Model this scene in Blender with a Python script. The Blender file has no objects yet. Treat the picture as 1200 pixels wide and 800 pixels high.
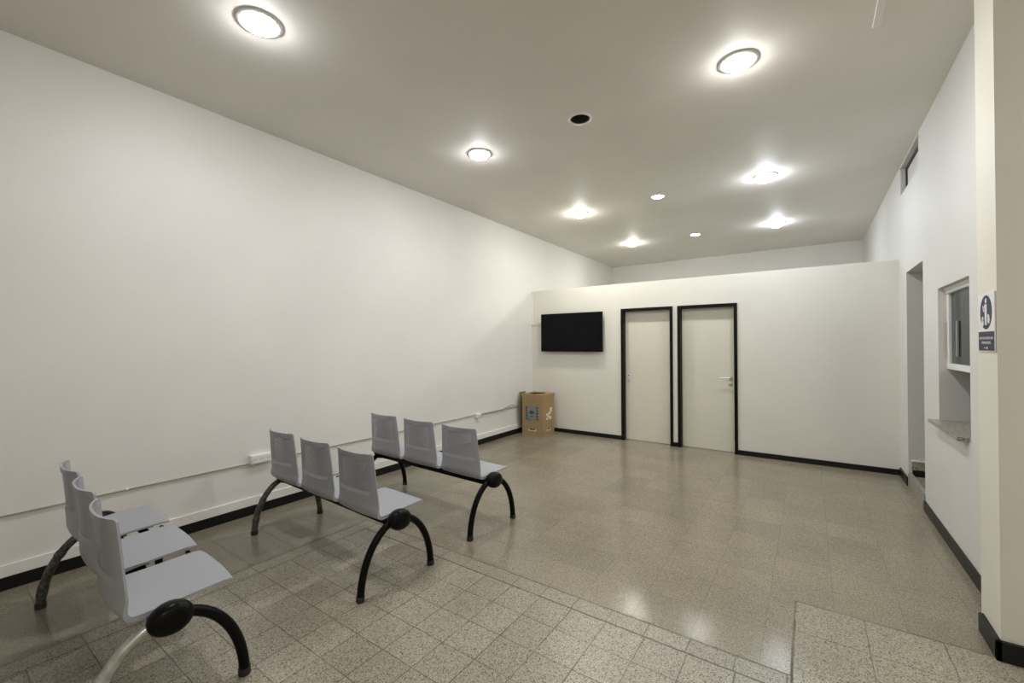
import bpy, bmesh, math, random
from mathutils import Vector, Matrix
random.seed(4)
SC = bpy.context.scene
COL = SC.collection

# ------------------------------------------------------------------ camera
HC = 1.46
YAW, PITCH, ROLL, FPX = 0.60799, 0.00767, -0.00405, 500.8
fw = Vector((-math.sin(YAW) * math.cos(PITCH), math.cos(YAW) * math.cos(PITCH), math.sin(PITCH)))
rt = Vector((math.cos(YAW), math.sin(YAW), 0))
up = rt.cross(fw)
rt2 = math.cos(ROLL) * rt + math.sin(ROLL) * up
up2 = -math.sin(ROLL) * rt + math.cos(ROLL) * up
cd = bpy.data.cameras.new('camera')
cam = bpy.data.objects.new('camera', cd)
COL.objects.link(cam)
cd.sensor_width = 36.0
cd.sensor_fit = 'HORIZONTAL'
cd.lens = FPX / 1200 * 36.0
cd.clip_start = 0.02
M = Matrix((rt2, up2, -fw)).transposed().to_4x4()
M.translation = Vector((0, 0, HC))
cam.matrix_world = M
SC.camera = cam

# ------------------------------------------------------------------ world, exposure
w = bpy.data.worlds.new('night')
SC.world = w
w.use_nodes = True
w.node_tree.nodes['Background'].inputs[0].default_value = (0.5, 0.52, 0.55, 1)
w.node_tree.nodes['Background'].inputs[1].default_value = 0.02
SC.view_settings.view_transform = 'Standard'
SC.view_settings.look = 'None'
SC.view_settings.gamma = 1.0
SC.view_settings.use_curve_mapping = False
SC.view_settings.exposure = 0.6
SC.cycles.use_denoising = True
SC.cycles.denoiser = 'OPENIMAGEDENOISE'
SC.cycles.denoising_input_passes = 'RGB_ALBEDO_NORMAL'
SC.cycles.denoising_prefilter = 'NONE'
SC.cycles.max_bounces = 12
SC.cycles.diffuse_bounces = 8
SC.cycles.sample_clamp_indirect = 4.0
LAMP_POWER = 11.5

# ------------------------------------------------------------------ room numbers
XL, H, YP, YF, XR, HP = -3.982, 3.368, 6.342, 10.143, 0.822, 2.391
YB, XE = -2.6, 2.9          # rear of the hall, far right side
WT = 0.25                   # thickness of the right wall
PX, PY0, PY1 = 0.715, 2.912, 3.185   # pillar

# ------------------------------------------------------------------ material helpers
def mat(name, color, rough=0.5, metal=0.0, spec=0.5):
    m = bpy.data.materials.new(name)
    m.use_nodes = True
    b = m.node_tree.nodes['Principled BSDF']
    b.inputs['Base Color'].default_value = (*color, 1)
    b.inputs['Roughness'].default_value = rough
    b.inputs['Metallic'].default_value = metal
    b.inputs['Specular IOR Level'].default_value = spec
    return m

class NG:
    def __init__(self, m):
        self.t = m.node_tree
        self.n = self.t.nodes
        self.l = self.t.links
        self.b = self.n['Principled BSDF']
    def put(self, sock, v):
        if isinstance(v, bpy.types.NodeSocket):
            self.l.new(v, sock)
        else:
            sock.default_value = v
    def math(self, op, a, b=0.0, c=0.0):
        k = self.n.new('ShaderNodeMath')
        k.operation = op
        self.put(k.inputs[0], a); self.put(k.inputs[1], b); self.put(k.inputs[2], c)
        return k.outputs[0]
    def mix(self, f, a, b):
        k = self.n.new('ShaderNodeMix')
        k.data_type = 'RGBA'
        self.put(k.inputs[0], f)
        self.put(k.inputs[6], a if isinstance(a, bpy.types.NodeSocket) else (*a, 1))
        self.put(k.inputs[7], b if isinstance(b, bpy.types.NodeSocket) else (*b, 1))
        return k.outputs[2]
    def noise(self, vec, scale, detail=2.0, rough=0.5):
        k = self.n.new('ShaderNodeTexNoise')
        if vec is not None:
            self.l.new(vec, k.inputs['Vector'])
        k.inputs['Scale'].default_value = scale
        k.inputs['Detail'].default_value = detail
        k.inputs['Roughness'].default_value = rough
        return k.outputs[0]
    def voro(self, vec, scale, out='Color', feature='F1'):
        k = self.n.new('ShaderNodeTexVoronoi')
        k.feature = feature
        self.l.new(vec, k.inputs['Vector'])
        k.inputs['Scale'].default_value = scale
        return k.outputs[out]
    def pos(self):
        return self.n.new('ShaderNodeTexCoord').outputs['Object']
    def sep(self, v):
        k = self.n.new('ShaderNodeSeparateXYZ')
        self.l.new(v, k.inputs[0])
        return k.outputs
    def maprange(self, v, a, b, c, d):
        k = self.n.new('ShaderNodeMapRange')
        self.put(k.inputs[0], v)
        for i, x in enumerate((a, b, c, d)):
            k.inputs[i + 1].default_value = x
        return k.outputs[0]
    def bump(self, h, strength, dist):
        k = self.n.new('ShaderNodeBump')
        k.inputs['Strength'].default_value = strength
        k.inputs['Distance'].default_value = dist
        self.l.new(h, k.inputs['Height'])
        self.l.new(k.outputs[0], self.b.inputs['Normal'])

def paint(name, color, rough=0.55, bump=0.15, var=0.04):
    m = mat(name, color, rough, spec=0.3)
    g = NG(m)
    p = g.pos()
    n = g.noise(p, 1.3, 4.0)
    g.put(g.b.inputs['Base Color'], g.mix(g.maprange(n, 0.3, 0.7, 0, 1), [c * (1 - var) for c in color], [min(1, c * (1 + var * 0.5)) for c in color]))
    g.bump(g.noise(p, 90.0, 3.0), bump, 0.004)
    return m

M_WALL = paint('white_wall_paint', (0.755, 0.75, 0.715))
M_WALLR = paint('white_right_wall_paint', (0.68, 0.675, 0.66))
M_PARTN = paint('white_partition_paint', (0.75, 0.735, 0.675), bump=0.08)
M_CEIL = paint('ceiling_paint', (0.79, 0.765, 0.715), 0.6, 0.1)
M_PILLAR = paint('pillar_paint', (0.74, 0.72, 0.64))
M_JAMB = paint('grey_jamb_paint', (0.62, 0.60, 0.57))
M_BACK = paint('rear_wall_paint', (0.72, 0.70, 0.64))
M_BASE = mat('black_baseboard', (0.008, 0.007, 0.007), 0.4, spec=0.3)
M_FRAME = mat('black_door_frame', (0.006, 0.005, 0.005), 0.45, spec=0.15)
M_LEAF = paint('cream_door_lacquer', (0.70, 0.68, 0.585), 0.4, 0.03)
M_WHITE = mat('white_plastic', (0.80, 0.79, 0.76), 0.4)
M_WHITEF = mat('white_window_metal', (0.78, 0.78, 0.77), 0.35)
M_CHROME = mat('brushed_chrome', (0.62, 0.60, 0.57), 0.3, 0.8)
M_RING = mat('satin_ring', (0.74, 0.73, 0.72), 0.35, 0.0)
M_DARK = mat('dark_void', (0.03, 0.028, 0.022), 0.6)
M_BLACKM = mat('black_metal', (0.005, 0.0045, 0.0045), 0.32, spec=0.1)
M_BLACKP = mat('black_plastic', (0.004, 0.004, 0.004), 0.3, spec=0.12)
M_RUBBER = mat('rubber_foot', (0.02, 0.016, 0.014), 0.6)
M_SCREEN = mat('tv_screen', (0.003, 0.003, 0.004), 0.2, spec=0.12)
M_CARD = paint('brown_cardboard', (0.37, 0.26, 0.135), 0.8, 0.1, 0.12)
M_CARDD = mat('cardboard_inside', (0.06, 0.04, 0.022), 0.9)
M_PRINTB = mat('blue_grey_print', (0.22, 0.24, 0.23), 0.7)
M_PRINTD = mat('dark_print', (0.06, 0.085, 0.09), 0.7)
M_PRINTW = mat('white_print', (0.75, 0.68, 0.52), 0.7)
M_NAVY = mat('navy_sign_print', (0.018, 0.026, 0.065), 0.45, spec=0.25)
M_SIGN = mat('white_sign_plate', (0.80, 0.78, 0.80), 0.35)
M_GREEN = mat('green_grey_board', (0.20, 0.20, 0.13), 0.8)
M_PIPE = mat('cream_conduit', (0.50, 0.48, 0.43), 0.5)
M_WIRE = mat('grey_wire', (0.30, 0.29, 0.27), 0.5)

# worn leg: black paint rubbed to grey metal, wrapped in shiny tape
M_WORN = mat('worn_black_leg', (0.05, 0.05, 0.045), 0.28, 0.4)
g = NG(M_WORN); p = g.pos()
g.put(g.b.inputs['Base Color'], g.mix(g.maprange(g.noise(p, 70.0, 5.0, 0.7), 0.42, 0.68, 0, 1), (0.03, 0.028, 0.025), (0.17, 0.16, 0.145)))
M_PEEL = mat('bare_metal_leg', (0.36, 0.34, 0.30), 0.28, 0.75)
g = NG(M_PEEL); p = g.pos()
g.put(g.b.inputs['Base Color'], g.mix(g.maprange(g.noise(p, 30.0, 4.0), 0.35, 0.65, 0, 1), (0.46, 0.45, 0.43), (0.62, 0.61, 0.585)))

# terrazzo stone (sill, threshold)
def stone(name, a, b, c, rough=0.35):
    m = mat(name, b, rough)
    g = NG(m); p = g.pos()
    v = g.sep(g.voro(p, 160.0))[0]
    col = g.mix(g.maprange(v, 0.72, 0.78, 0, 1), b, c)
    col = g.mix(g.maprange(v, 0.20, 0.26, 1, 0), col, a)
    g.put(g.b.inputs['Base Color'], col)
    return m
M_STONE = stone('grey_terrazzo_stone', (0.10, 0.09, 0.08), (0.30, 0.27, 0.23), (0.50, 0.46, 0.40))

# grey seat plastic with rows of small holes through the backrest (u,v in metres)
M_SEAT = mat('grey_seat_plastic', (0.335, 0.345, 0.375), 0.42)
g = NG(M_SEAT)
uv = g.n.new('ShaderNodeUVMap').outputs[0]
u, v, _ = g.sep(uv)
PITCHH = 0.0125
def frac(x):
    return g.math('FRACT', x)
row = g.math('FLOOR', g.math('DIVIDE', v, PITCHH))
par = g.math('MULTIPLY', g.math('MODULO', row, 2.0), 0.5)
du = g.math('SUBTRACT', frac(g.math('ADD', g.math('DIVIDE', u, PITCHH), g.math('ADD', par, 100.0))), 0.5)
dv = g.math('SUBTRACT', frac(g.math('DIVIDE', v, PITCHH)), 0.5)
d2 = g.math('ADD', g.math('MULTIPLY', du, du), g.math('MULTIPLY', dv, dv))
hole = g.math('LESS_THAN', d2, 0.07)
inside = g.math('MULTIPLY', g.math('LESS_THAN', g.math('ABSOLUTE', u), 0.148),
                g.math('MULTIPLY', g.math('GREATER_THAN', v, 0.535), g.math('LESS_THAN', v, 0.775)))
g.put(g.b.inputs['Alpha'], g.math('SUBTRACT', 1.0, g.math('MULTIPLY', hole, inside)))

# glass of the ticket window: tinted pane that mirrors some of the hall
M_GLASS = bpy.data.materials.new('tinted_window_glass')
M_GLASS.use_nodes = True
t = M_GLASS.node_tree
t.nodes.remove(t.nodes['Principled BSDF'])
o = t.nodes['Material Output']
tr = t.nodes.new('ShaderNodeBsdfTransparent'); tr.inputs[0].default_value = (0.42, 0.45, 0.44, 1)
gl = t.nodes.new('ShaderNodeBsdfGlossy'); gl.inputs[0].default_value = (0.8, 0.85, 0.85, 1); gl.inputs['Roughness'].default_value = 0.03
fr = t.nodes.new('ShaderNodeFresnel'); fr.inputs[0].default_value = 1.5
mx = t.nodes.new('ShaderNodeMixShader')
t.links.new(fr.outputs[0], mx.inputs[0]); t.links.new(tr.outputs[0], mx.inputs[1]); t.links.new(gl.outputs[0], mx.inputs[2])
t.links.new(mx.outputs[0], o.inputs[0])

def emission(name, color, strength, flank, drop):
    """frosted lens: its face gives full light, its flank (the part nearest the ceiling) less."""
    m = bpy.data.materials.new(name)
    m.use_nodes = True
    g = NG(m)
    g.b.inputs['Base Color'].default_value = (0.8, 0.8, 0.8, 1)
    g.b.inputs['Emission Color'].default_value = (*color, 1)
    z = g.sep(g.pos())[2]
    g.put(g.b.inputs['Emission Strength'], g.maprange(z, -.002 - drop * .45, -.002 - drop * .8, strength * flank, strength))
    return m

# terrazzo floor: three tile fields and a border strip, all laid out in metres
def floor_material():
    m = mat('terrazzo_tile_floor', (0.3, 0.27, 0.22), 0.25)
    g = NG(m); p = g.pos(); x, y, z = g.sep(p)
    def lt(a, b): return g.math('LESS_THAN', a, b)
    def gt(a, b): return g.math('GREATER_THAN', a, b)
    def mul(*a):
        r = a[0]
        for k in a[1:]:
            r = g.math('MULTIPLY', r, k)
        return r
    def mx(a, b): return g.math('MAXIMUM', a, b)
    # slight waviness of the joints
    wob = g.math('MULTIPLY', g.math('SUBTRACT', g.noise(p, 9.0, 2.0), 0.5), 0.006)
    xw = g.math('ADD', x, wob); yw = g.math('ADD', y, wob)
    def joint(c, per, off, wd):
        f = g.math('FRACT', g.math('ADD', g.math('DIVIDE', g.math('SUBTRACT', c, off), per), 200.5))
        d = g.math('MULTIPLY', g.math('ABSOLUTE', g.math('SUBTRACT', f, 0.5)), per)
        return g.math('SUBTRACT', 1.0, g.maprange(d, wd * 0.35, wd, 0, 1))
    def line(c, off, wd):
        d = g.math('ABSOLUTE', g.math('SUBTRACT', c, off))
        return g.math('SUBTRACT', 1.0, g.maprange(d, wd * 0.4, wd, 0, 1))
    inx = mul(gt(x, -2.92), lt(x, -0.075))
    N = mul(inx, lt(y, 2.135))
    S = mul(gt(x, -3.04), lt(x, -0.075), lt(y, 2.25), g.math('SUBTRACT', 1.0, N))
    R = mul(gt(x, -0.075), lt(y, 2.917))
    L = lt(x, -3.04)
    Fm = g.math('SUBTRACT', 1.0, g.math('MINIMUM', 1.0, g.math('ADD', g.math('ADD', N, S), g.math('ADD', R, L))))
    jN = mul(N, mx(joint(xw, 0.2013, -0.082, 0.0040), joint(yw, 0.2, 2.135, 0.0036)))
    top = gt(y, 2.135)
    jS = mul(S, mx(mul(top, joint(xw, 0.2013, -0.092, 0.0036)), mul(g.math('SUBTRACT', 1.0, top), joint(yw, 0.4, 2.135, 0.003))))
    jR = mul(R, mx(joint(xw, 0.3, -0.075, 0.0032), joint(yw, 0.3, 2.917, 0.0032)))
    jL = mul(L, mx(joint(xw, 0.3, -3.04, 0.003), joint(yw, 0.3, 2.25, 0.003)))
    jF = mul(Fm, mx(joint(xw, 0.3, -1.4, 0.0026), joint(yw, 0.3, 2.25, 0.0026)), 0.35)
    # heavier cracks along the field borders
    yl = lt(y, 2.26)
    b1 = mul(line(yw, 2.135, 0.0075), inx)
    b2 = mul(line(yw, 2.25, 0.006), gt(x, -3.04), lt(x, -0.075))
    b3 = mul(line(xw, -2.92, 0.006), lt(y, 2.135))
    b4 = mul(line(xw, -3.04, 0.006), yl)
    b5 = mul(line(xw, -0.075, 0.007), lt(y, 2.917))
    b6 = mul(line(yw, 2.917, 0.006), gt(x, -0.075))
    J = g.math('MINIMUM', 1.0, g.math('ADD', g.math('ADD', jN, jS), g.math('ADD', jR, jL)))
    B = mx(mx(mx(b1, b2), mx(b3, b4)), mx(b5, b6))
    jbreak = g.maprange(g.noise(p, 5.0, 3.0), 0.35, 0.6, 0.6, 1.0)
    J = mx(mul(J, jbreak, 0.9), mul(B, g.maprange(g.noise(p, 7.0, 2.0), 0.3, 0.55, 0.55, 1.0)))
    # chips
    va = g.sep(g.voro(p, 210.0)); vb = g.sep(g.voro(p, 330.0))
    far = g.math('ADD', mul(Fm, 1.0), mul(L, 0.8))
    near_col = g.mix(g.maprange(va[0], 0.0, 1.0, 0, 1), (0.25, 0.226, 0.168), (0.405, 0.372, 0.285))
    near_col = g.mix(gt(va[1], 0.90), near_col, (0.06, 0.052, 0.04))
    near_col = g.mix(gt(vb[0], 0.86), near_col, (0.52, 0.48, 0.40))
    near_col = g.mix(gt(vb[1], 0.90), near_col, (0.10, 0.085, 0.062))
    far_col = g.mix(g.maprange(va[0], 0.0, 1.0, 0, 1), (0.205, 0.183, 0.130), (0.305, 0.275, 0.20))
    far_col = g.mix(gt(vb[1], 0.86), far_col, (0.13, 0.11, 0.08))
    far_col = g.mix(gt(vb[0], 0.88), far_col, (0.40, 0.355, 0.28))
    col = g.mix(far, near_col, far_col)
    # tile to tile tone and large worn patches
    def cell(per, ox, oy):
        k = g.n.new('ShaderNodeTexWhiteNoise'); k.noise_dimensions = '2D'
        c = g.n.new('ShaderNodeCombineXYZ')
        g.l.new(g.math('FLOOR', g.math('DIVIDE', g.math('SUBTRACT', x, ox), per)), c.inputs[0])
        g.l.new(g.math('FLOOR', g.math('DIVIDE', g.math('SUBTRACT', y, oy), per)), c.inputs[1])
        g.l.new(c.outputs[0], k.inputs['Vector'])
        return k.outputs[0]
    tone = g.math('ADD', mul(g.math('SUBTRACT', 1.0, far), cell(0.2013, -0.082, 2.135)), mul(far, cell(0.3, -1.4, 2.25)))
    tv = g.maprange(tone, 0, 1, 0.90, 1.05)
    pv = g.maprange(g.noise(p, 1.1, 4.0, 0.6), 0.3, 0.7, 0.88, 1.07)
    dark = g.n.new('ShaderNodeVectorMath'); dark.operation = 'SCALE'
    g.l.new(col, dark.inputs[0]); g.l.new(mul(tv, pv), dark.inputs['Scale'])
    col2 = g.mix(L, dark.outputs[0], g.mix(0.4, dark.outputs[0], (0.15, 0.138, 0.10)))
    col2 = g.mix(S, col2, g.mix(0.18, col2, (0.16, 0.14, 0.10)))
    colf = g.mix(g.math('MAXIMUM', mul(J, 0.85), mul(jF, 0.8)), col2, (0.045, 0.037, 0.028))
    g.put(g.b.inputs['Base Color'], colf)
    r = g.math('ADD', g.maprange(g.noise(p, 2.2, 5.0, 0.65), 0.3, 0.7, 0.175, 0.25), mul(g.math('SUBTRACT', 1.0, far), 0.11))
    g.put(g.b.inputs['Roughness'], g.math('ADD', r, mul(J, 0.3)))
    g.b.inputs['Specular IOR Level'].default_value = 0.55
    h = g.math('SUBTRACT', g.math('MULTIPLY', g.noise(p, 3.5, 1.0), 0.6), J)
    g.bump(h, 0.18, 0.0012)
    return m
M_FLOOR = floor_material()

# ------------------------------------------------------------------ mesh helpers
def link(name, bm, m, parent=None, smooth=None, sharp=35.0):
    me = bpy.data.meshes.new(name)
    bmesh.ops.recalc_face_normals(bm, faces=bm.faces)
    bm.to_mesh(me); bm.free()
    ms = m if isinstance(m, (list, tuple)) else [m]
    for k in ms:
        me.materials.append(k)
    if smooth:
        for pl in me.polygons:
            pl.use_smooth = True
        me.set_sharp_from_angle(angle=math.radians(sharp))
    ob = bpy.data.objects.new(name, me)
    COL.objects.link(ob)
    if parent is not None:
        ob.parent = parent
    return ob

def box(bm, x0, x1, y0, y1, z0, z1, bev=0.0, seg=2, mi=0):
    nb = bmesh.new()
    vs = [nb.verts.new((x, y, z)) for x in (x0, x1) for y in (y0, y1) for z in (z0, z1)]
    for f in ((0, 1, 3, 2), (4, 6, 7, 5), (0, 4, 5, 1), (2, 3, 7, 6), (0, 2, 6, 4), (1, 5, 7, 3)):
        nb.faces.new([vs[i] for i in f])
    if bev > 0:
        bmesh.ops.bevel(nb, geom=list(nb.edges), offset=bev, segments=seg, affect='EDGES', profile=0.5)
    merge(bm, nb, mi)

def merge(bm, nb, mi=0):
    mp = {}
    for v_ in nb.verts:
        mp[v_] = bm.verts.new(v_.co)
    for f in nb.faces:
        try:
            nf = bm.faces.new([mp[v_] for v_ in f.verts]); nf.material_index = mi
        except ValueError:
            pass
    nb.free()

def tube(bm, pts, r, n=12, cap=True):
    pts = [Vector(p) for p in pts]
    rs = r if isinstance(r, (list, tuple)) else [r] * len(pts)
    rings = []
    nrm = None
    for i, p in enumerate(pts):
        a = pts[max(0, i - 1)]; b = pts[min(len(pts) - 1, i + 1)]
        d = (b - a).normalized()
        if nrm is None:
            nrm = d.orthogonal().normalized()
        nrm = (nrm - d * nrm.dot(d)).normalized()
        bn = d.cross(nrm)
        rings.append([bm.verts.new(p + rs[i] * (math.cos(2 * math.pi * k / n) * nrm + math.sin(2 * math.pi * k / n) * bn)) for k in range(n)])
    for i in range(len(rings) - 1):
        for k in range(n):
            bm.faces.new((rings[i][k], rings[i][(k + 1) % n], rings[i + 1][(k + 1) % n], rings[i + 1][k]))
    if cap:
        bm.faces.new(list(reversed(rings[0]))); bm.faces.new(rings[-1])

def lathe(bm, prof, c, axis='z', n=48, close_a=False, close_b=False, mi=0):
    """prof: list of (radius, height along axis)."""
    rings = []
    for r, h in prof:
        ring = []
        for k in range(n):
            a = 2 * math.pi * k / n
            q = {'z': (r * math.cos(a), r * math.sin(a), h), 'x': (h, r * math.cos(a), r * math.sin(a)), 'y': (r * math.cos(a), h, r * math.sin(a))}[axis]
            ring.append(bm.verts.new(Vector(c) + Vector(q)))
        rings.append(ring)
    for i in range(len(rings) - 1):
        for k in range(n):
            f = bm.faces.new((rings[i][k], rings[i][(k + 1) % n], rings[i + 1][(k + 1) % n], rings[i + 1][k])); f.material_index = mi
    if close_a:
        bm.faces.new(list(reversed(rings[0]))).material_index = mi
    if close_b:
        bm.faces.new(rings[-1]).material_index = mi

def prism(bm, pts, fn0, fn1):
    """closed outline pts (2D) extruded between the two maps fn0, fn1 -> 3D."""
    a = [bm.verts.new(fn0(p)) for p in pts]; b = [bm.verts.new(fn1(p)) for p in pts]
    n = len(pts)
    bm.faces.new(a); bm.faces.new(list(reversed(b)))
    for i in range(n):
        bm.faces.new((a[i], b[i], b[(i + 1) % n], a[(i + 1) % n]))

def ring_with_hole(bm, x0, x1, y0, y1, z, cx, cy, r, n=48):
    """flat rectangle with a round hole."""
    inner = [bm.verts.new((cx + r * math.cos(2 * math.pi * k / n), cy + r * math.sin(2 * math.pi * k / n), z)) for k in range(n)]
    outer = []
    for k in range(n):
        a = 2 * math.pi * k / n
        c, s = math.cos(a), math.sin(a)
        tx = ((x1 - cx) / c if c > 1e-9 else (x0 - cx) / c if c < -1e-9 else 1e9)
        ty = ((y1 - cy) / s if s > 1e-9 else (y0 - cy) / s if s < -1e-9 else 1e9)
        tt = min(tx, ty)
        outer.append(bm.verts.new((cx + c * tt, cy + s * tt, z)))
    corners = [bm.verts.new((x, y, z)) for x, y in ((x1, y1), (x0, y1), (x0, y0), (x1, y0))]
    for k in range(n):
        bm.faces.new((inner[k], outer[k], outer[(k + 1) % n], inner[(k + 1) % n]))
    for cv in corners:
        a = math.atan2(cv.co.y - cy, cv.co.x - cx) % (2 * math.pi)
        k = int(a / (2 * math.pi / n)) % n
        try:
            if (outer[k].co - cv.co).length > 1e-4 and (outer[(k + 1) % n].co - cv.co).length > 1e-4:
                bm.faces.new((outer[k], cv, outer[(k + 1) % n]))
        except ValueError:
            pass

def slab_with_openings(bm, ax, d0, d1, a0, a1, z0, z1, holes):
    """wall slab whose thickness runs along ax ('x' or 'y') from d0 to d1; holes = (a0,a1,z0,z1)."""
    A = sorted({a0, a1, *[h[0] for h in holes], *[h[1] for h in holes]})
    Z = sorted({z0, z1, *[h[2] for h in holes], *[h[3] for h in holes]})
    def P(d, a, z):
        return (d, a, z) if ax == 'x' else (a, d, z)
    def solid(i, j):
        if not (0 <= i < len(A) - 1 and 0 <= j < len(Z) - 1):
            return False
        ca, cz = (A[i] + A[i + 1]) / 2, (Z[j] + Z[j + 1]) / 2
        return not any(h[0] < ca < h[1] and h[2] < cz < h[3] for h in holes)
    vv = {}
    def V(d, a, z):
        k = (d, a, z)
        if k not in vv:
            vv[k] = bm.verts.new(P(d, a, z))
        return vv[k]
    for i in range(len(A) - 1):
        for j in range(len(Z) - 1):
            if not solid(i, j):
                continue
            a, b, c, d = A[i], A[i + 1], Z[j], Z[j + 1]
            for dd in (d0, d1):
                bm.faces.new([V(dd, a, c), V(dd, b, c), V(dd, b, d), V(dd, a, d)])
            for di, dj, (q1, q2) in ((-1, 0, ((a, c), (a, d))), (1, 0, ((b, c), (b, d))), (0, -1, ((a, c), (b, c))), (0, 1, ((a, d), (b, d)))):
                if not solid(i + di, j + dj):
                    bm.faces.new([V(d0, *q1), V(d1, *q1), V(d1, *q2), V(d0, *q2)])

def struct(o):
    o['kind'] = 'structure'
    return o

def tag(o, label, cat, group=None, kind=None):
    o['label'] = label; o['category'] = cat
    if group: o['group'] = group
    if kind: o['kind'] = kind
    return o

def empty(name, loc, rz=0.0):
    o = bpy.data.objects.new(name, None)
    COL.objects.link(o)
    o.location = loc; o.rotation_euler = (0, 0, rz)
    o.empty_display_size = 0.1
    return o

def local(o, parent):
    """parent a mesh built in world metres to an Empty standing elsewhere (no rotation)."""
    o.parent = parent
    o.data.transform(Matrix.Translation(-Vector(parent.location)))
    return o

# ------------------------------------------------------------------ room shell
bm = bmesh.new(); box(bm, XL - .2, XE + .2, YB - .2, YF + .2, -0.15, 0.0); struct(link('floor', bm, M_FLOOR))

DVX, DVY = -1.578, 3.288            # the dark, empty downlight
bm = bmesh.new()
hx0, hx1, hy0, hy1 = DVX - .25, DVX + .25, DVY - .25, DVY + .25
xs = [XL - .2, hx0, hx1, XE + .2]; ys = [YB - .2, hy0, hy1, YF + .2]
for i in range(3):
    for j in range(3):
        if i == 1 and j == 1:
            continue
        bm.faces.new([bm.verts.new(q) for q in ((xs[i], ys[j], H), (xs[i + 1], ys[j], H), (xs[i + 1], ys[j + 1], H), (xs[i], ys[j + 1], H))])
ring_with_hole(bm, hx0, hx1, hy0, hy1, H, DVX, DVY, 0.082)
bm.faces.new([bm.verts.new(q) for q in ((xs[0], ys[0], H + .3), (xs[3], ys[0], H + .3), (xs[3], ys[3], H + .3), (xs[0], ys[3], H + .3))])
bmesh.ops.remove_doubles(bm, verts=bm.verts, dist=1e-5)
struct(link('ceiling', bm, M_CEIL))

bm = bmesh.new(); box(bm, XL - .2, XL, YB - .2, YF + .2, 0, H); struct(link('wall_left', bm, M_WALL))
bm = bmesh.new(); box(bm, XL, XE, YF, YF + .2, 0, H); struct(link('wall_far', bm, M_WALL))
bm = bmesh.new(); box(bm, XL, XE, YB - .2, YB, 0, H); struct(link('wall_rear', bm, M_BACK))
bm = bmesh.new(); box(bm, XE, XE + .2, YB, YF, 0, H); struct(link('wall_outer', bm, M_BACK))

# right wall: doorway, ticket window, high vent opening
DOY0, DOY1, DOZ = 5.135, 5.912, 2.185
TWY0, TWY1, TWZ0, TWZ1 = 3.822, 4.615, 0.84, 1.882
VOY0, VOY1, VOZ0, VOZ1 = 5.27, 6.19, 3.052, 3.345
bm = bmesh.new()
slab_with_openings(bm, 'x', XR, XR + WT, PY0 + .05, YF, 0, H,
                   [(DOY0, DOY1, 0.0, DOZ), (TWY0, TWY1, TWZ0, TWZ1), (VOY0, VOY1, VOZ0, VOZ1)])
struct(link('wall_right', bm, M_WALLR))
# pillar and the wall that runs right from it
bm = bmesh.new()
box(bm, PX, XR + .02, PY0, PY1, 0, H); box(bm, XR, XE, PY0, PY0 + .2, 0, H)
struct(link('wall_pillar', bm, M_PILLAR))
# rooms behind the right wall
bm = bmesh.new()
box(bm, XR + WT, XE, 4.62, 5.12, 0, 2.7)
box(bm, XR + WT, XE, 5.95, 6.1, 0, 2.7)
box(bm, XR + WT, XE, 3.12, 6.1, 2.7, 2.8)
struct(link('wall_inner', bm, M_JAMB))
bm = bmesh.new(); box(bm, XR + .03, XE, DOY0 - .03 + .035, DOY1 - .002, 0.0, 0.105); struct(link('floor_corridor', bm, M_STONE))

# partition with its two door openings
D1 = (-2.372, -1.606); D2 = (-1.541, -0.782); DZ = 2.003
FW = 0.040                       # face width of the frames
PTH = 0.14
bm = bmesh.new()
slab_with_openings(bm, 'y', YP, YP + PTH, XL, XR, 0, HP,
                   [(D1[0] + .012, D1[1] - .012, 0, DZ - .012), (D2[0] + .012, D2[1] - .012, 0, DZ - .012)])
struct(link('wall_partition', bm, M_PARTN))

def door(name, x0, x1, hinge_left):
    e = empty(name, ((x0 + x1) / 2, YP, 0)); struct(e)
    b = bmesh.new()
    yo = YP - .018
    prof = ((x0, x0 + FW), (x1 - FW, x1))
    for a, c in prof:
        box(b, a, c, yo, YP + .125, 0, DZ, 0.003)
    box(b, x0 + FW - .001, x1 - FW + .001, yo, YP + .125, DZ - FW, DZ, 0.003)
    # stop bead behind the leaf
    box(b, x0 + FW - .001, x0 + FW + .012, YP + .115, YP + .125, 0, DZ - FW)
    local(link('frame', b, M_FRAME), e)
    b = bmesh.new()
    yl = YP + .07
    box(b, x0 + FW + .003, x1 - FW - .003, yl, yl + .04, 0.008, DZ - FW - .003, 0.002)
    local(link('door_leaf', b, M_LEAF), e)
    return e, yl

d1, yl = door('door_1', *D1, False)
hx = D1[0] + FW + .055
b = bmesh.new(); lathe(b, [(.026, -.006), (.026, -.001), (.022, 0.0)], (hx, yl, 0.985), 'y', 24, True, False); lathe(b, [(.026, -.006), (.012, -.0065)], (hx, yl, 0.985), 'y', 24)
local(link('handle_rosette', b, M_WHITEF, smooth=True), d1)
b = bmesh.new(); lathe(b, [(.011, -.0075), (.011, -.001)], (hx, yl, 0.985), 'y', 20, True, False)
local(link('spindle_hole', b, M_DARK), d1)
b = bmesh.new(); lathe(b, [(.020, -.006), (.024, -.001)], (hx, yl, 0.905), 'y', 24, True, False)
local(link('keyhole_rosette', b, M_CHROME, smooth=True), d1)
d2, yl = door('door_2', *D2, True)
hx = D2[1] - FW - .055
b = bmesh.new(); lathe(b, [(.022, -.008), (.026, -.001)], (hx, yl, 1.0), 'y', 24, True, False)
local(link('handle_rosette', b, M_CHROME, smooth=True), d2)
b = bmesh.new()
tube(b, [(hx, yl - .002, 1.0), (hx, yl - .045, 1.0), (hx - .012, yl - .055, 1.0), (hx - .06, yl - .056, .998), (hx - .125, yl - .052, .994)], [.010, .010, .010, .009, .008], 12)
local(link('lever_handle', b, M_WHITEF, smooth=True), d2)
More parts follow.
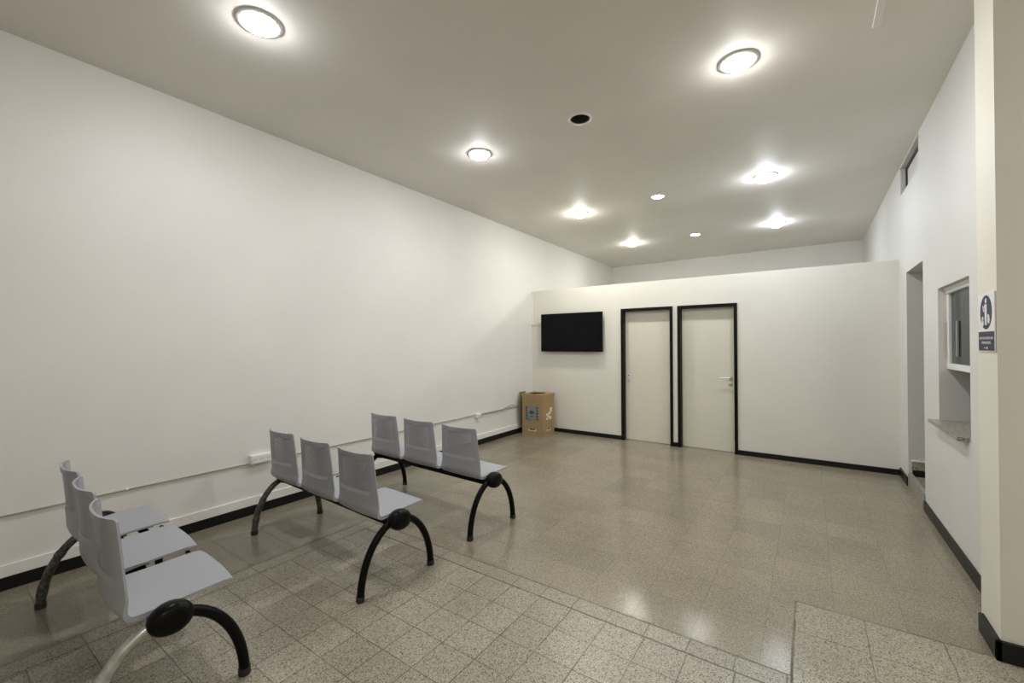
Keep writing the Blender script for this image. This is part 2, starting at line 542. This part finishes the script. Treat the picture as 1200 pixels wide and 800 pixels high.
b = bmesh.new(); lathe(b, [(.018, -.006), (.023, -.001)], (hx, yl, 0.91), 'y', 24, True, False)
local(link('keyhole_rosette', b, M_CHROME, smooth=True), d2)

# baseboards
BH = 0.078
bm = bmesh.new(); box(bm, XL, XL + .014, YB, YP, 0, BH, .002); struct(link('baseboard_left', bm, M_BASE))
bm = bmesh.new()
for a, c in ((XL, D1[0]), (D1[1], D2[0]), (D2[1], XR)):
    box(bm, a, c, YP - .014, YP, 0, 0.062, .002)
struct(link('baseboard_partition', bm, M_BASE))
bm = bmesh.new()
box(bm, XR - .014, XR, PY1, DOY0 + .0, 0, 0.085, .002)
box(bm, XR - .014, XR, DOY1, YP, 0, 0.085, .002)
struct(link('baseboard_right', bm, M_BASE))
bm = bmesh.new()
box(bm, PX - .02, PX, PY0 - .02, 3.15, 0, 0.09, .002)
box(bm, PX - .02, XE, PY0 - .02, PY0, 0, 0.09, .002)
struct(link('baseboard_pillar', bm, M_BASE))

# doorway threshold and tiled skirting inside it
bm = bmesh.new(); box(bm, XR - .006, XR + .03, DOY0 + .005, DOY1 - .005, 0, 0.135, .003); struct(link('trim_threshold', bm, M_STONE))
bm = bmesh.new()
box(bm, XR + .025, XE, DOY1 - .012, DOY1, 0.17, 0.255)
struct(link('trim_skirting', bm, M_STONE))
bm = bmesh.new(); box(bm, XR + .022, XE, DOY1 - .014, DOY1, 0.255, 0.267, .002); struct(link('trim_skirting_cap', bm, M_WHITE))
bm = bmesh.new(); box(bm, XR + .03, XE, DOY1 - .010, DOY1, 0.105, 0.17); struct(link('baseboard_corridor', bm, M_BASE))

# ticket window: white sash in the upper part of the opening, open hatch under it
e = empty('window_1', (XR + .06, (TWY0 + TWY1) / 2, 1.27)); struct(e)
sx0, sx1 = XR + .045, XR + .085
b = bmesh.new()
box(b, sx0, sx1, TWY0, TWY1, 1.262, 1.305, .003)           # bottom rail
box(b, sx0 - .006, sx1, TWY0, TWY1, 1.835, 1.853, .003)    # head, two steps
box(b, sx0 - .012, sx1, TWY0, TWY1, 1.862, TWZ1, .003)
box(b, sx0, sx1, TWY0, TWY1, 1.850, 1.865)
box(b, sx0, sx1, TWY1 - .065, TWY1, 1.30, 1.84, .003)      # stiles
box(b, sx0, sx1, TWY0, TWY0 + .065, 1.30, 1.84, .003)
local(link('window_frame', b, M_WHITEF), e)
b = bmesh.new(); box(b, sx0 + .016, sx0 + .021, TWY0 + .06, TWY1 - .06, 1.30, 1.84); local(link('pane', b, M_GLASS), e)
b = bmesh.new(); box(b, sx0 - .008, sx0 + .002, TWY1 - .018, TWY1 - .008, 1.34, 1.62, .002); local(link('pull_bar', b, M_CHROME), e)
b = bmesh.new(); box(b, sx0 + .004, sx0 + .016, TWY1 - .26, TWY1 - .235, 1.36, 1.62, .003); local(link('sliding_bar', b, M_WIRE), e)
# stone shelf of the hatch
bm = bmesh.new()
out = [(XR + WT, TWY0 + .002), (XR + WT, TWY1 - .002), (XR, TWY1 - .002), (XR, TWY1 + .05), (XR - .055, TWY1 + .05), (XR - .055, TWY0 + .03), (XR, TWY0 + .03), (XR, TWY0 + .002)]
prism(bm, out, lambda q: (q[0], q[1], 0.838), lambda q: (q[0], q[1], 0.862))
tag(link('counter_shelf', bm, M_STONE), 'grey speckled stone shelf sticking out below the service window in the right wall', 'shelf')

# vent opening high in the right wall
e = empty('window_2', (XR + .1, (VOY0 + VOY1) / 2, VOZ0)); struct(e)
b = bmesh.new()
vx = XR + .042
box(b, vx, vx + .03, VOY0, VOY0 + .03, VOZ0, VOZ1); box(b, vx, vx + .03, VOY1 - .03, VOY1, VOZ0, VOZ1)
box(b, vx, vx + .03, VOY0, VOY1, VOZ1 - .03, VOZ1); box(b, vx, vx + .03, VOY0, VOY1, VOZ0, VOZ0 + .02)
local(link('window_frame', b, M_DARK), e)
b = bmesh.new(); box(b, vx + .012, vx + .02, VOY0 + .02, VOY1 - .02, VOZ0 + .01, VOZ1 - .02); local(link('pane', b, M_JAMB), e)
b = bmesh.new(); box(b, XR - .006, XR + .004, VOY0 - .01, VOY1 + .02, VOZ1 - .004, VOZ1 + .008); local(link('head_bead', b, M_WHITE), e)

# ------------------------------------------------------------------ benches
def seat_mesh():
    bm = bmesh.new()
    # profile (y,z) from the front lip to the top of the back, walked at even steps
    raw = [(0.236, 0.428), (0.222, 0.437), (0.19, 0.440), (0.10, 0.437), (0.0, 0.433), (-0.08, 0.432)]
    c = (-0.108, 0.492); R_ = 0.060
    for k in range(1, 9):
        a = math.radians(-90 - k * 10.6)
        raw.append((c[0] + R_ * math.cos(a), c[1] + R_ * math.sin(a)))
    raw += [(-0.176, 0.58), (-0.183, 0.67), (-0.191, 0.755), (-0.196, 0.811)]
    # arc length resample
    L = [0]
    for a, b_ in zip(raw, raw[1:]):
        L.append(L[-1] + math.dist(a, b_))
    def at(s):
        for i in range(len(L) - 1):
            if s <= L[i + 1] or i == len(L) - 2:
                f = (s - L[i]) / (L[i + 1] - L[i])
                return (raw[i][0] + f * (raw[i + 1][0] - raw[i][0]), raw[i][1] + f * (raw[i + 1][1] - raw[i][1]))
    T = L[-1]; s_b = L[9]
    r = 0.028; rt_ = 0.013
    ss = [0, .002, .006, .012, .02, .028, .045]
    ss += [0.045 + (T - .09) * k / 64 for k in range(1, 65)]
    ss += [T - .028, T - .020, T - .013, T - .008, T - .004, T - .0015, T]
    NU = 34
    def width(s):
        if s < s_b:
            hw = 0.206 + 0.006 * s / s_b
        else:
            f = (s - s_b) / (T - s_b)
            hw = 0.212 - 0.026 * f ** 1.2
        for d, q in ((s, r), (T - s, rt_)):
            if d < q:
                hw -= q - math.sqrt(max(0, q * q - (q - d) ** 2))
        return hw
    def full(s):
        return 0.206 + 0.006 * s / s_b if s < s_b else 0.212 - 0.026 * ((s - s_b) / (T - s_b)) ** 1.2
    def Q(x, s):
        sc = max(0.0, min(T, s))
        y, z = at(sc)
        y0, z0 = at(min(sc, T - .01)); y1, z1 = at(min(sc, T - .01) + .01)
        q = abs(x) / full(sc)
        f = max(0.0, min(1.0, (sc - (s_b - .10)) / .16)); f = f * f * (3 - 2 * f)
        y += (0.006 + 0.036 * f) * f * q ** 2.6
        z += (1 - f) * 0.004 * q ** 2.6 * max(0.0, (s_b - sc) / s_b)
        if sc < .2:
            y -= 0.012 * (1 - sc / .2) * q * q      # bowed front edge
        return Vector((x, y, z))
    def P(u, s):
        return Q(u * width(s), s)
    def nrm(u, s):
        x = u * width(s); h = 0.004
        a, b_ = max(0, s - h), min(T, s + h)
        return (Q(x + h, s) - Q(x - h, s)).cross(Q(x, b_) - Q(x, a)).normalized()
    us = [-1 + 2 * k / NU for k in range(NU + 1)]
    us = [math.copysign(abs(q) ** 0.85, q) for q in us]
    inn = [[P(u, s) for u in us] for s in ss]
    def thick(u, s):
        base = 0.010 + 0.011 * math.exp(-((s - (s_b - .05)) / .075) ** 2)
        # recessed field of the back
        xx = abs(u) * width(s)
        a = max(0, min(1, (0.165 - xx) / .006)); b_ = max(0, min(1, (s - 0.520) / .006)); c_ = max(0, min(1, (T - .028 - s) / .006))
        return base - 0.005 * a * b_ * c_
    out = []
    for i in range(len(ss)):
        row = []
        for j in range(len(us)):
            row.append(inn[i][j] + nrm(us[j], ss[i]) * thick(us[j], ss[i]))
        out.append(row)
    uvl = bm.loops.layers.uv.new('UVMap')
    vi = [[bm.verts.new(q) for q in rw] for rw in inn]
    vo = [[bm.verts.new(q) for q in rw] for rw in out]
    def quad(a, b_, c_, d_, uvs):
        try:
            f = bm.faces.new((a, b_, c_, d_))
        except ValueError:
            return
        for lp, q in zip(f.loops, uvs):
            lp[uvl].uv = q
    n, m_ = len(ss), len(us)
    for i in range(n - 1):
        for j in range(m_ - 1):
            q = [(us[jj] * width(ss[ii]), ss[ii]) for ii, jj in ((i, j), (i, j + 1), (i + 1, j + 1), (i + 1, j))]
            quad(vi[i][j], vi[i][j + 1], vi[i + 1][j + 1], vi[i + 1][j], q)
            quad(vo[i][j], vo[i + 1][j], vo[i + 1][j + 1], vo[i][j + 1], [q[0], q[3], q[2], q[1]])
    for i in range(n - 1):
        for j in (0, m_ - 1):
            quad(vi[i][j], vi[i + 1][j], vo[i + 1][j], vo[i][j], [(1, 0)] * 4)
    for j in range(m_ - 1):
        for i in (0, n - 1):
            quad(vi[i][j], vi[i][j + 1], vo[i][j + 1], vo[i][j], [(1, 0)] * 4)
    bmesh.ops.recalc_face_normals(bm, faces=bm.faces)
    me = bpy.data.meshes.new('seat')
    bm.to_mesh(me); bm.free()
    me.materials.append(M_SEAT)
    for pl in me.polygons:
        pl.use_smooth = True
    me.set_sharp_from_angle(angle=math.radians(50))
    return me

LEGX = 0.715
SEATX = (0.495, 0.0, -0.495)

def leg_pts(sy, a0=0.10):
    pts = []
    for k in range(0, 19):
        a = a0 + (math.pi / 2 - a0) * k / 18
        pts.append((sy * 0.262 * math.sin(a), 0.388 * math.cos(a)))
    return pts

def make_bench():
    e = empty('waiting_bench', (0, 0, 0))
    b = bmesh.new(); box(b, -LEGX + .01, LEGX - .01, -0.055, 0.025, 0.350, 0.404, .006)
    link('beam', b, M_BLACKM, e)
    sm = seat_mesh()
    for sx in SEATX:
        o_ = bpy.data.objects.new('seat', sm); COL.objects.link(o_); o_.parent = e; o_.location = (sx, 0, 0)
        b = bmesh.new()
        for q in (-.12, .12):
            box(b, sx + q - .018, sx + q + .018, -0.13, 0.16, 0.404, 0.4225, .003)
        box(b, sx - .16, sx + .16, -0.06, 0.04, 0.400, 0.412, .003)
        link('seat_bracket', b, M_BLACKM, e)
    for sx in (0.2475, -0.2475):
        b = bmesh.new(); box(b, sx - .05, sx + .05, 0.172, 0.190, 0.408, 0.424, .004)
        link('link_clip', b, M_BLACKP, e)
    for sx in (1, -1):
        b = bmesh.new()
        x0 = sx * (LEGX - .02)
        prof = [(0.001, 0), (.040, 0.0), (.056, .008), (.063, .022), (.065, .036), (.063, .052), (.055, .064), (.036, .071), (.001, .073)]
        lathe(b, [(r_, sx * h_ * 1.2) for r_, h_ in prof], (x0, -0.008, 0.392), 'x', 36)
        for v_ in b.verts:
            v_.co.y = -0.008 + (v_.co.y + 0.008) * 1.17
            v_.co.z = 0.392 + (v_.co.z - 0.392) * 0.95
        link('end_hub', b, M_BLACKP, e, smooth=True, sharp=60)
        for sy in (1, -1):
            b = bmesh.new()
            pp = [(sx * LEGX, y_, z_) for y_, z_ in leg_pts(sy)]
            tube(b, pp[:-1] + [(sx * LEGX, sy * .262, .02)], 0.0215, 16)
            lg = link('leg', b, M_BLACKM, e, smooth=True, sharp=50)
            b = bmesh.new(); lathe(b, [(.0238, 0.0), (.0245, .006), (.0240, .030), (.0218, .031)], (sx * LEGX, sy * .262, 0), 'z', 20, True, True)
            link('rubber_foot', b, M_RUBBER, lg, smooth=True, sharp=50)
    return e

def kids(o):
    return [c for c in bpy.data.objects if c.parent == o]

def copy_tree(o, parent=None):
    c = o.copy(); COL.objects.link(c)
    if parent is not None:
        c.parent = parent
    for ch in kids(o):
        copy_tree(ch, c)
    return c

bench = make_bench()
BENCHES = [
    ((-2.812, 1.809), -0.0502, 'grey three-seat waiting bench in the middle, between the nearest bench and the farthest one'),
    ((-2.8098, 0.675), -0.0666, 'grey three-seat waiting bench nearest the camera, seen from its end at lower left'),
    ((-2.7956, 2.7483), -0.0509, 'grey three-seat waiting bench farthest from the camera, closest to the cardboard box'),
]
made = []
for i, ((bx, by), rz, lab) in enumerate(BENCHES):
    made.append(bench if i == 0 else copy_tree(bench))
for o_, ((bx, by), rz, lab) in zip(made, BENCHES):
    o_.location = (bx, by, 0); o_.rotation_euler = (0, 0, rz)
    tag(o_, lab, 'bench', 'waiting room benches')

def worn(be, sx, sy, m, label, band):
    """give one leg its worn finish and its tape wraps."""
    for c in kids(be):
        if c.name.split('.')[0] != 'leg':
            continue
        me = c.data
        cx_ = sum(v_.co.x for v_ in me.vertices) / len(me.vertices); cy_ = sum(v_.co.y for v_ in me.vertices) / len(me.vertices)
        if cx_ * sx > 0 and cy_ * sy > 0:
            c.data = me.copy(); c.data.materials.clear(); c.data.materials.append(m)
            c['label'] = label
            pts = leg_pts(sy)
            for i0, i1 in band:
                b = bmesh.new()
                tube(b, [(sx * LEGX, pts[k][0], pts[k][1]) for k in range(i0, i1 + 1)], 0.0245, 16)
                link('tape_wrap', b, M_PEEL if m is M_PEEL else M_WORN, c, smooth=True, sharp=50)
worn(made[1], 1, -1, M_PEEL, 'leg with the black paint stripped to pale metal', [(9, 10), (14, 16)])
worn(made[1], -1, -1, M_WORN, 'scuffed leg wrapped in shiny tape', [(8, 9), (14, 16)])
worn(made[0], -1, -1, M_WORN, 'scuffed leg wrapped in shiny tape', [(9, 10), (14, 15)])
worn(made[0], -1, 1, M_WORN, 'scuffed leg', [])

# ------------------------------------------------------------------ ceiling lights
def ceiling_light(x, y, color, power, label, drop=0.03, flank=0.3, rin=0.098, rout=0.125):
    e = empty('ceiling_light', (x, y, H))
    b = bmesh.new()
    lathe(b, [(rin, 0.0), (rin, -.006), (rin + .004, -.010), (rout - .008, -.008), (rout - .002, -.004), (rout, 0.0)], (0, 0, 0), 'z', 48)
    link('trim_ring', b, M_RING, e, smooth=True, sharp=50)
    b = bmesh.new()
    prof = []
    for k in range(0, 7):
        a = math.pi / 2 * k / 6
        prof.append((max(.0005, rin * .985 * math.cos(a)), -.002 - drop * math.sin(a)))
    lathe(b, prof, (0, 0, 0), 'z', 32)
    link('lens', b, emission('lit_lens', color, power * LAMP_POWER, flank, drop), e, smooth=True, sharp=80)
    tag(e, label, 'ceiling light', 'recessed ceiling lights')
    return e

NEU = (1.0, 0.98, 0.95); WARM = (1.0, 0.965, 0.89); COOL = (0.86, 0.93, 1.0); VIO = (0.98, 0.97, 1.0)
LP = [
    (-2.655, 1.214, VIO, 22, 'lit round ceiling light nearest the camera, at the top left of the photo', .045),
    (-0.381, 3.236, NEU, 24, 'lit round ceiling light by the right wall, nearest of the right row', .045),
    (-2.688, 3.309, VIO, 20, 'lit round ceiling light above the middle of the left wall, second of the left row', .045),
    (-0.396, 5.626, COOL, 17, 'cool white round ceiling light with a wide halo, middle of the right row', .075),
    (-2.730, 5.665, WARM, 22, 'warm white round ceiling light above the television, third of the left row', .06),
    (-1.591, 5.598, WARM, 22, 'small bright round ceiling light above the doors, nearer lit one of the centre row', .012),
    (-2.727, 7.927, WARM, 22, 'warm round ceiling light beyond the partition, farthest of the left row', .06),
    (-1.613, 7.920, VIO, 22, 'small bright round ceiling light beyond the partition, farthest of the centre row', .012),
    (-0.412, 7.917, COOL, 18, 'bluish white round ceiling light beyond the partition, farthest of the right row', .075),
]
for x, y, c, pw, lab, dr in LP:
    ceiling_light(x, y, c, pw, lab, dr, .14 if y < 4 else .19, *((0.07, 0.088) if dr < .02 else (0.098, 0.125)))

# two unseen lamps added beside and behind the camera to light the pillar front
ceiling_light(1.75, 1.05, NEU, 14, 'added round ceiling light right of and behind the photographer, out of the photo', .04)
ceiling_light(1.30, -1.00, NEU, 32, 'added round ceiling light over the rear of the hall, out of the photo', .04)

# the dark, lampless fitting
e = empty('ceiling_light', (DVX, DVY, H))
b = bmesh.new()
lathe(b, [(.080, .002), (.080, -.005), (.084, -.009), (.096, -.007), (.103, 0.0)], (0, 0, 0), 'z', 48)
link('trim_ring', b, M_WHITEF, e, smooth=True, sharp=50)
b = bmesh.new()
lathe(b, [(.0805, 0.0), (.0805, .03), (.0805, .06), (.0805, .14)], (0, 0, 0), 'z', 40, False, True)
link('can', b, mat('dark_reflector', (.10, .09, .07), .35, .3), e, smooth=True, sharp=50)
b = bmesh.new()
lathe(b, [(.018, .055), (.022, .06), (.022, .14)], (0.0, .01, 0), 'z', 20, True, False)
link('lamp_holder', b, mat('brown_lamp_holder', (.10, .075, .05), .5), e, smooth=True)
tag(e, 'dark round ceiling fitting without a lamp in the middle of the ceiling', 'ceiling light', 'recessed ceiling lights')

# strip on the ceiling by the right wall
bm = bmesh.new(); box(bm, 0.325, 0.362, 2.2, 3.345, H - .016, H, .003)
tag(link('cable_duct', bm, M_WHITE), 'short white cable duct on the ceiling at the top right, beside the right wall', 'cable duct')

# ------------------------------------------------------------------ television
TY = YP - .085
tvx0, tvx1, tvz0, tvz1 = -3.752, -2.645, 1.343, 1.975
e = empty('television', ((tvx0 + tvx1) / 2, TY, tvz0))
b = bmesh.new(); box(b, tvx0, tvx1, TY, TY + .035, tvz0, tvz1, .004); box(b, tvx0 + .12, tvx1 - .12, TY + .03, TY + .06, tvz0 + .08, tvz1 - .14, .01)
local(link('casing', b, M_BLACKP), e)
b = bmesh.new(); box(b, tvx0 + .008, tvx1 - .008, TY - .0015, TY + .002, tvz0 + .016, tvz1 - .008); local(link('screen', b, M_SCREEN), e)
b = bmesh.new()
for q in (-.2, .2):
    cx_ = (tvx0 + tvx1) / 2 + q
    box(b, cx_ - .02, cx_ + .02, TY + .055, YP - .0012, tvz0 + .12, tvz1 - .12)
box(b, (tvx0 + tvx1) / 2 - .2, (tvx0 + tvx1) / 2 + .2, TY + .06, TY + .07, tvz0 + .25, tvz0 + .29)
local(link('wall_bracket', b, M_BLACKM), e)
tag(e, 'flat black television hung on the white partition left of the doors', 'television')

# white cable duct that feeds it
bm = bmesh.new()
box(bm, XL, XL + .018, YP - .014, YP, 1.80, HP - .005, .002)
box(bm, XL, tvx0 + .15, YP - .014, YP, 1.80, 1.815, .002)
tag(link('cable_duct', bm, M_WHITE), 'thin white cable duct running down the corner and across to the television', 'cable duct')

# ------------------------------------------------------------------ cardboard box
cx0, cx1, cy0, cy1, ch = -3.858, -3.468, 5.826, 6.195, 0.665
e = empty('cardboard_box', ((cx0 + cx1) / 2, (cy0 + cy1) / 2, 0))
b = bmesh.new()
tk = .006
for q in ((cx0, cx1, cy0, cy0 + tk), (cx0, cx1, cy1 - tk, cy1), (cx0, cx0 + tk, cy0 + tk, cy1 - tk), (cx1 - tk, cx1, cy0 + tk, cy1 - tk)):
    box(b, *q, 0, ch - .006)
box(b, cx0 + tk, cx1 - tk, cy0 + tk, cy1 - tk, 0.0, .006)
local(link('box_body', b, M_CARD), e)
b = bmesh.new()
mcx, mcy = (cx0 + cx1) / 2 - .005, (cy0 + cy1) / 2
ring_with_hole(b, cx0 - .006, cx1 + .006, cy0 - .006, cy1 + .006, ch, mcx, mcy, .135, 40)
lathe(b, [(.135, ch), (.135, ch - .006)], (mcx, mcy, 0), 'z', 40)
for q in ((cx0 - .006, cx1 + .006, cy0 - .006, cy0 - .001), (cx0 - .006, cx1 + .006, cy1 + .001, cy1 + .006), (cx0 - .006, cx0 - .001, cy0 - .001, cy1 + .001), (cx1 + .001, cx1 + .006, cy0 - .001, cy1 + .001)):
    box(b, *q, ch - .058, ch)
local(link('box_lid', b, M_CARD), e)
# printing on the near face
def decal(name, pieces, m):
    b = bmesh.new()
    for q in pieces:
        box(b, *q)
    return local(link(name, b, m), e)
yq = cy0 - .0012
decal('printed_panel', [(-3.795, -3.545, yq, cy0, .235, .485)], M_PRINTB)
yq2 = yq - .001
pcs = []
for k in range(5):
    z_ = .255 + k * .044
    pcs += [(-3.79, -3.755, yq2, yq, z_, z_ + .030), (-3.59, -3.552, yq2, yq, z_, z_ + .030)]
pcs += [(-3.71, -3.64, yq2, yq, .345, .40), (-3.725, -3.625, yq2, yq, .365, .38), (-3.70, -3.65, yq2, yq, .30, .315), (-3.74, -3.70, yq2, yq, .25, .265)]
decal('printed_marks', pcs, M_PRINTD)
def slot(b, f0, f1, cu, cz, hw, hh):
    pts = []
    for k in range(20):
        a = 2 * math.pi * k / 20
        pts.append((cu + math.copysign(hw - hh, math.cos(a)) + hh * math.cos(a), cz + hh * math.sin(a)))
    prism(b, pts, f0, f1)
for side in ('near', 'right'):
    f = (lambda d: (lambda q: (q[0], cy0 - d, q[1]))) if side == 'near' else (lambda d: (lambda q: (cx1 + d, q[0], q[1])))
    cu, hw = (-3.665, .075) if side == 'near' else (6.01, .055)
    b = bmesh.new(); slot(b, f(.0012), f(0), cu, .092, hw, .018); local(link('hand_slot', b, M_PRINTW), e)
    b = bmesh.new(); slot(b, f(.0024), f(.0012), cu, .100, hw - .02, .010); local(link('slot_gap', b, M_CARDD), e)
# white pictogram on the right face
b = bmesh.new()
xa, xb = cx1, cx1 + .0015
for (y0, y1, z0, z1) in ((5.93, 5.99, .25, .285), (5.96, 6.03, .29, .35), (6.02, 6.10, .25, .30), (6.00, 6.08, .33, .38), (6.05, 6.12, .37, .44), (5.93, 5.96, .32, .36)):
    box(b, xa, xb, y0, y1, z0, z1)
local(link('white_print', b, M_PRINTW), e)
tag(e, 'brown cardboard box with a round hole in its lid standing in the far left corner', 'box')

bm = bmesh.new(); box(bm, -3.936, -3.916, 5.86, 6.02, 0.153, .68, .002)
tag(link('folded_board', bm, M_GREEN), 'narrow green-grey board wedged between the cardboard box and the left wall', 'board')

# ------------------------------------------------------------------ left wall: trunking, conduit, sockets
bm = bmesh.new(); box(bm, XL + .0012, XL + .017, YB + .01, YP - .02, BH + .001, 0.152, .003)
tag(link('cable_trunking', bm, M_WHITE), 'long white trunking along the left wall just above the black baseboard', 'trunking')
e = empty('conduit_pipe', (XL, 2, .445))
def zc(y):
    return 0.447 + 0.003 * math.sin(y * 1.7)
b = bmesh.new(); tube(b, [(XL + .011, y_ * .25, zc(y_ * .25)) for y_ in range(-10, 24)] + [(XL + .011, 6.0, .452), (XL + .011, 6.2, .462)], .0065, 10)
local(link('pipe', b, M_PIPE, smooth=True), e)
for y_ in (0.93, 2.42, 3.62, 4.35, 5.4):
    b = bmesh.new()
    lathe(b, [(.0092, -.007), (.0092, .007)], (XL + .011, y_, zc(y_)), 'y', 14, True, True)
    box(b, XL + .0012, XL + .005, y_ - .006, y_ + .006, zc(y_) - .008, zc(y_) + .018)
    local(link('clip', b, M_WHITE), e)
b = bmesh.new(); tube(b, [(XL + .02, 4.86, .444), (XL + .025, 5.1, .436), (XL + .025, 5.4, .448), (XL + .03, 5.65, .49), (XL + .03, 5.85, .462), (XL + .02, 6.15, .47)], .005, 8)
local(link('loose_wire', b, M_WIRE, smooth=True), e)
tag(e, 'thin white conduit pipe running along the left wall above the trunking', 'conduit')

def socket(y0, y1, z0, z1, d, label, slots):
    e = empty('wall_socket', (XL, (y0 + y1) / 2, (z0 + z1) / 2))
    b = bmesh.new(); box(b, XL, XL + d, y0, y1, z0, z1, .004); local(link('socket_box', b, M_WHITE), e)
    b = bmesh.new(); box(b, XL + d - .001, XL + d + .004, y0 + .008, y1 - .008, z0 + .01, z1 - .01, .002); local(link('faceplate', b, M_WHITEF), e)
    for k in range(slots):
        yc = y0 + (y1 - y0) * (k + .5) / slots
        b = bmesh.new()
        for a, c in ((-.010, .008), (.006, .008)):
            box(b, XL + d + .003, XL + d + .0048, yc + a, yc + a + .004, (z0 + z1) / 2 - .006, (z0 + z1) / 2 + c)
        local(link('outlet_slots', b, M_WIRE), e)
    tag(e, label, 'wall socket', 'sockets on the left wall')
socket(1.735, 1.905, .435, .515, .042, 'wide white socket box on the left wall behind the middle bench', 3)
socket(4.775, 4.865, .402, .462, .045, 'small white socket box on the left wall nearer the cardboard box', 1)

# ------------------------------------------------------------------ sign on the right wall
SY0, SY1, SZ0, SZ1 = 2.920, 3.150, 1.418, 1.703
xs_ = PX - .006
e = empty('wall_sign', (PX, (SY0 + SY1) / 2, SZ0))
b = bmesh.new(); box(b, xs_, PX - .0012, SY0, SY1, SZ0, SZ1, .001); local(link('sign_plate', b, M_SIGN), e)
zt = SZ0 + .097
b = bmesh.new(); box(b, xs_ - .0008, xs_, SY0 + .004, SY1 - .004, SZ0 + .004, zt); local(link('navy_panel', b, M_NAVY), e)
yc, zc_ = (SY0 + SY1) / 2, (zt + SZ1) / 2
b = bmesh.new(); lathe(b, [(.083, -.0008), (.083, 0)], (xs_, yc, zc_), 'x', 48, True, True); local(link('navy_disc', b, M_NAVY), e)
b = bmesh.new()
xa, xb = xs_ - .0016, xs_ - .0008
def disc(y_, z_, r_, sy=1.0):
    prism(b, [(y_ + r_ * sy * math.cos(a * math.pi / 12), z_ + r_ * math.sin(a * math.pi / 12)) for a in range(24)], lambda q: (xa, q[0], q[1]), lambda q: (xb, q[0], q[1]))
def poly(pts):
    prism(b, pts, lambda q: (xa, yc + q[0], zc_ + q[1]), lambda q: (xb, yc + q[0], zc_ + q[1]))
# seen from the room the left of the sign is +y
disc(yc - .002, zc_ + .056, .0125)                                   # head
poly([(-.016, .040), (.016, .040), (.014, -.062), (.003, -.062), (0, -.02), (-.003, -.062), (-.014, -.062)])   # body and legs
poly([(.014, .038), (.040, .018), (.046, .030), (.040, .036), (.034, .026), (.014, .022)])                 # raised arm
disc(yc + .030, zc_ + .012, .009)
disc(yc + .045, zc_ - .030, .011); disc(yc + .046, zc_ - .052, .015)     # small figure at left
poly([(-.026, -.010), (-.046, -.014), (-.056, -.040), (-.044, -.058), (-.026, -.050)])                      # rounded shape at right
local(link('pictogram', b, M_SIGN), e)
b = bmesh.new(); disc(yc - .014, SZ0 + .017, .0065); local(link('small_emblem', b, M_SIGN), e)
b = bmesh.new(); box(b, xa, xb, yc - .003, yc + .030, SZ0 + .0155, SZ0 + .0185); local(link('small_emblem_line', b, M_SIGN), e)

def text(body, size, y_, z_, m, name):
    cu = bpy.data.curves.new(name, 'FONT')
    cu.body = body; cu.size = size; cu.align_x = 'CENTER'; cu.extrude = 0.0003; cu.resolution_u = 3
    o_ = bpy.data.objects.new('tmp', cu); COL.objects.link(o_)
    dg = bpy.context.evaluated_depsgraph_get()
    me = bpy.data.meshes.new_from_object(o_.evaluated_get(dg))
    bpy.data.objects.remove(o_)
    # text x -> -y, text y -> z, facing -x
    me.transform(Matrix(((0, 0, -1, xs_ - .0013), (-1, 0, 0, y_), (0, 1, 0, z_), (0, 0, 0, 1))))
    me.materials.clear(); me.materials.append(m)
    k = bpy.data.objects.new(name, me); COL.objects.link(k)
    local(k, e)
    return k
text('ATENCION PRIORITARIA', .0178, yc, SZ0 + .059, M_SIGN, 'lettering')
text('EMBARAZADAS', .0185, yc, SZ0 + .037, M_SIGN, 'lettering')
tag(e, 'white and navy pictogram sign on the side of the white pillar at right', 'sign')
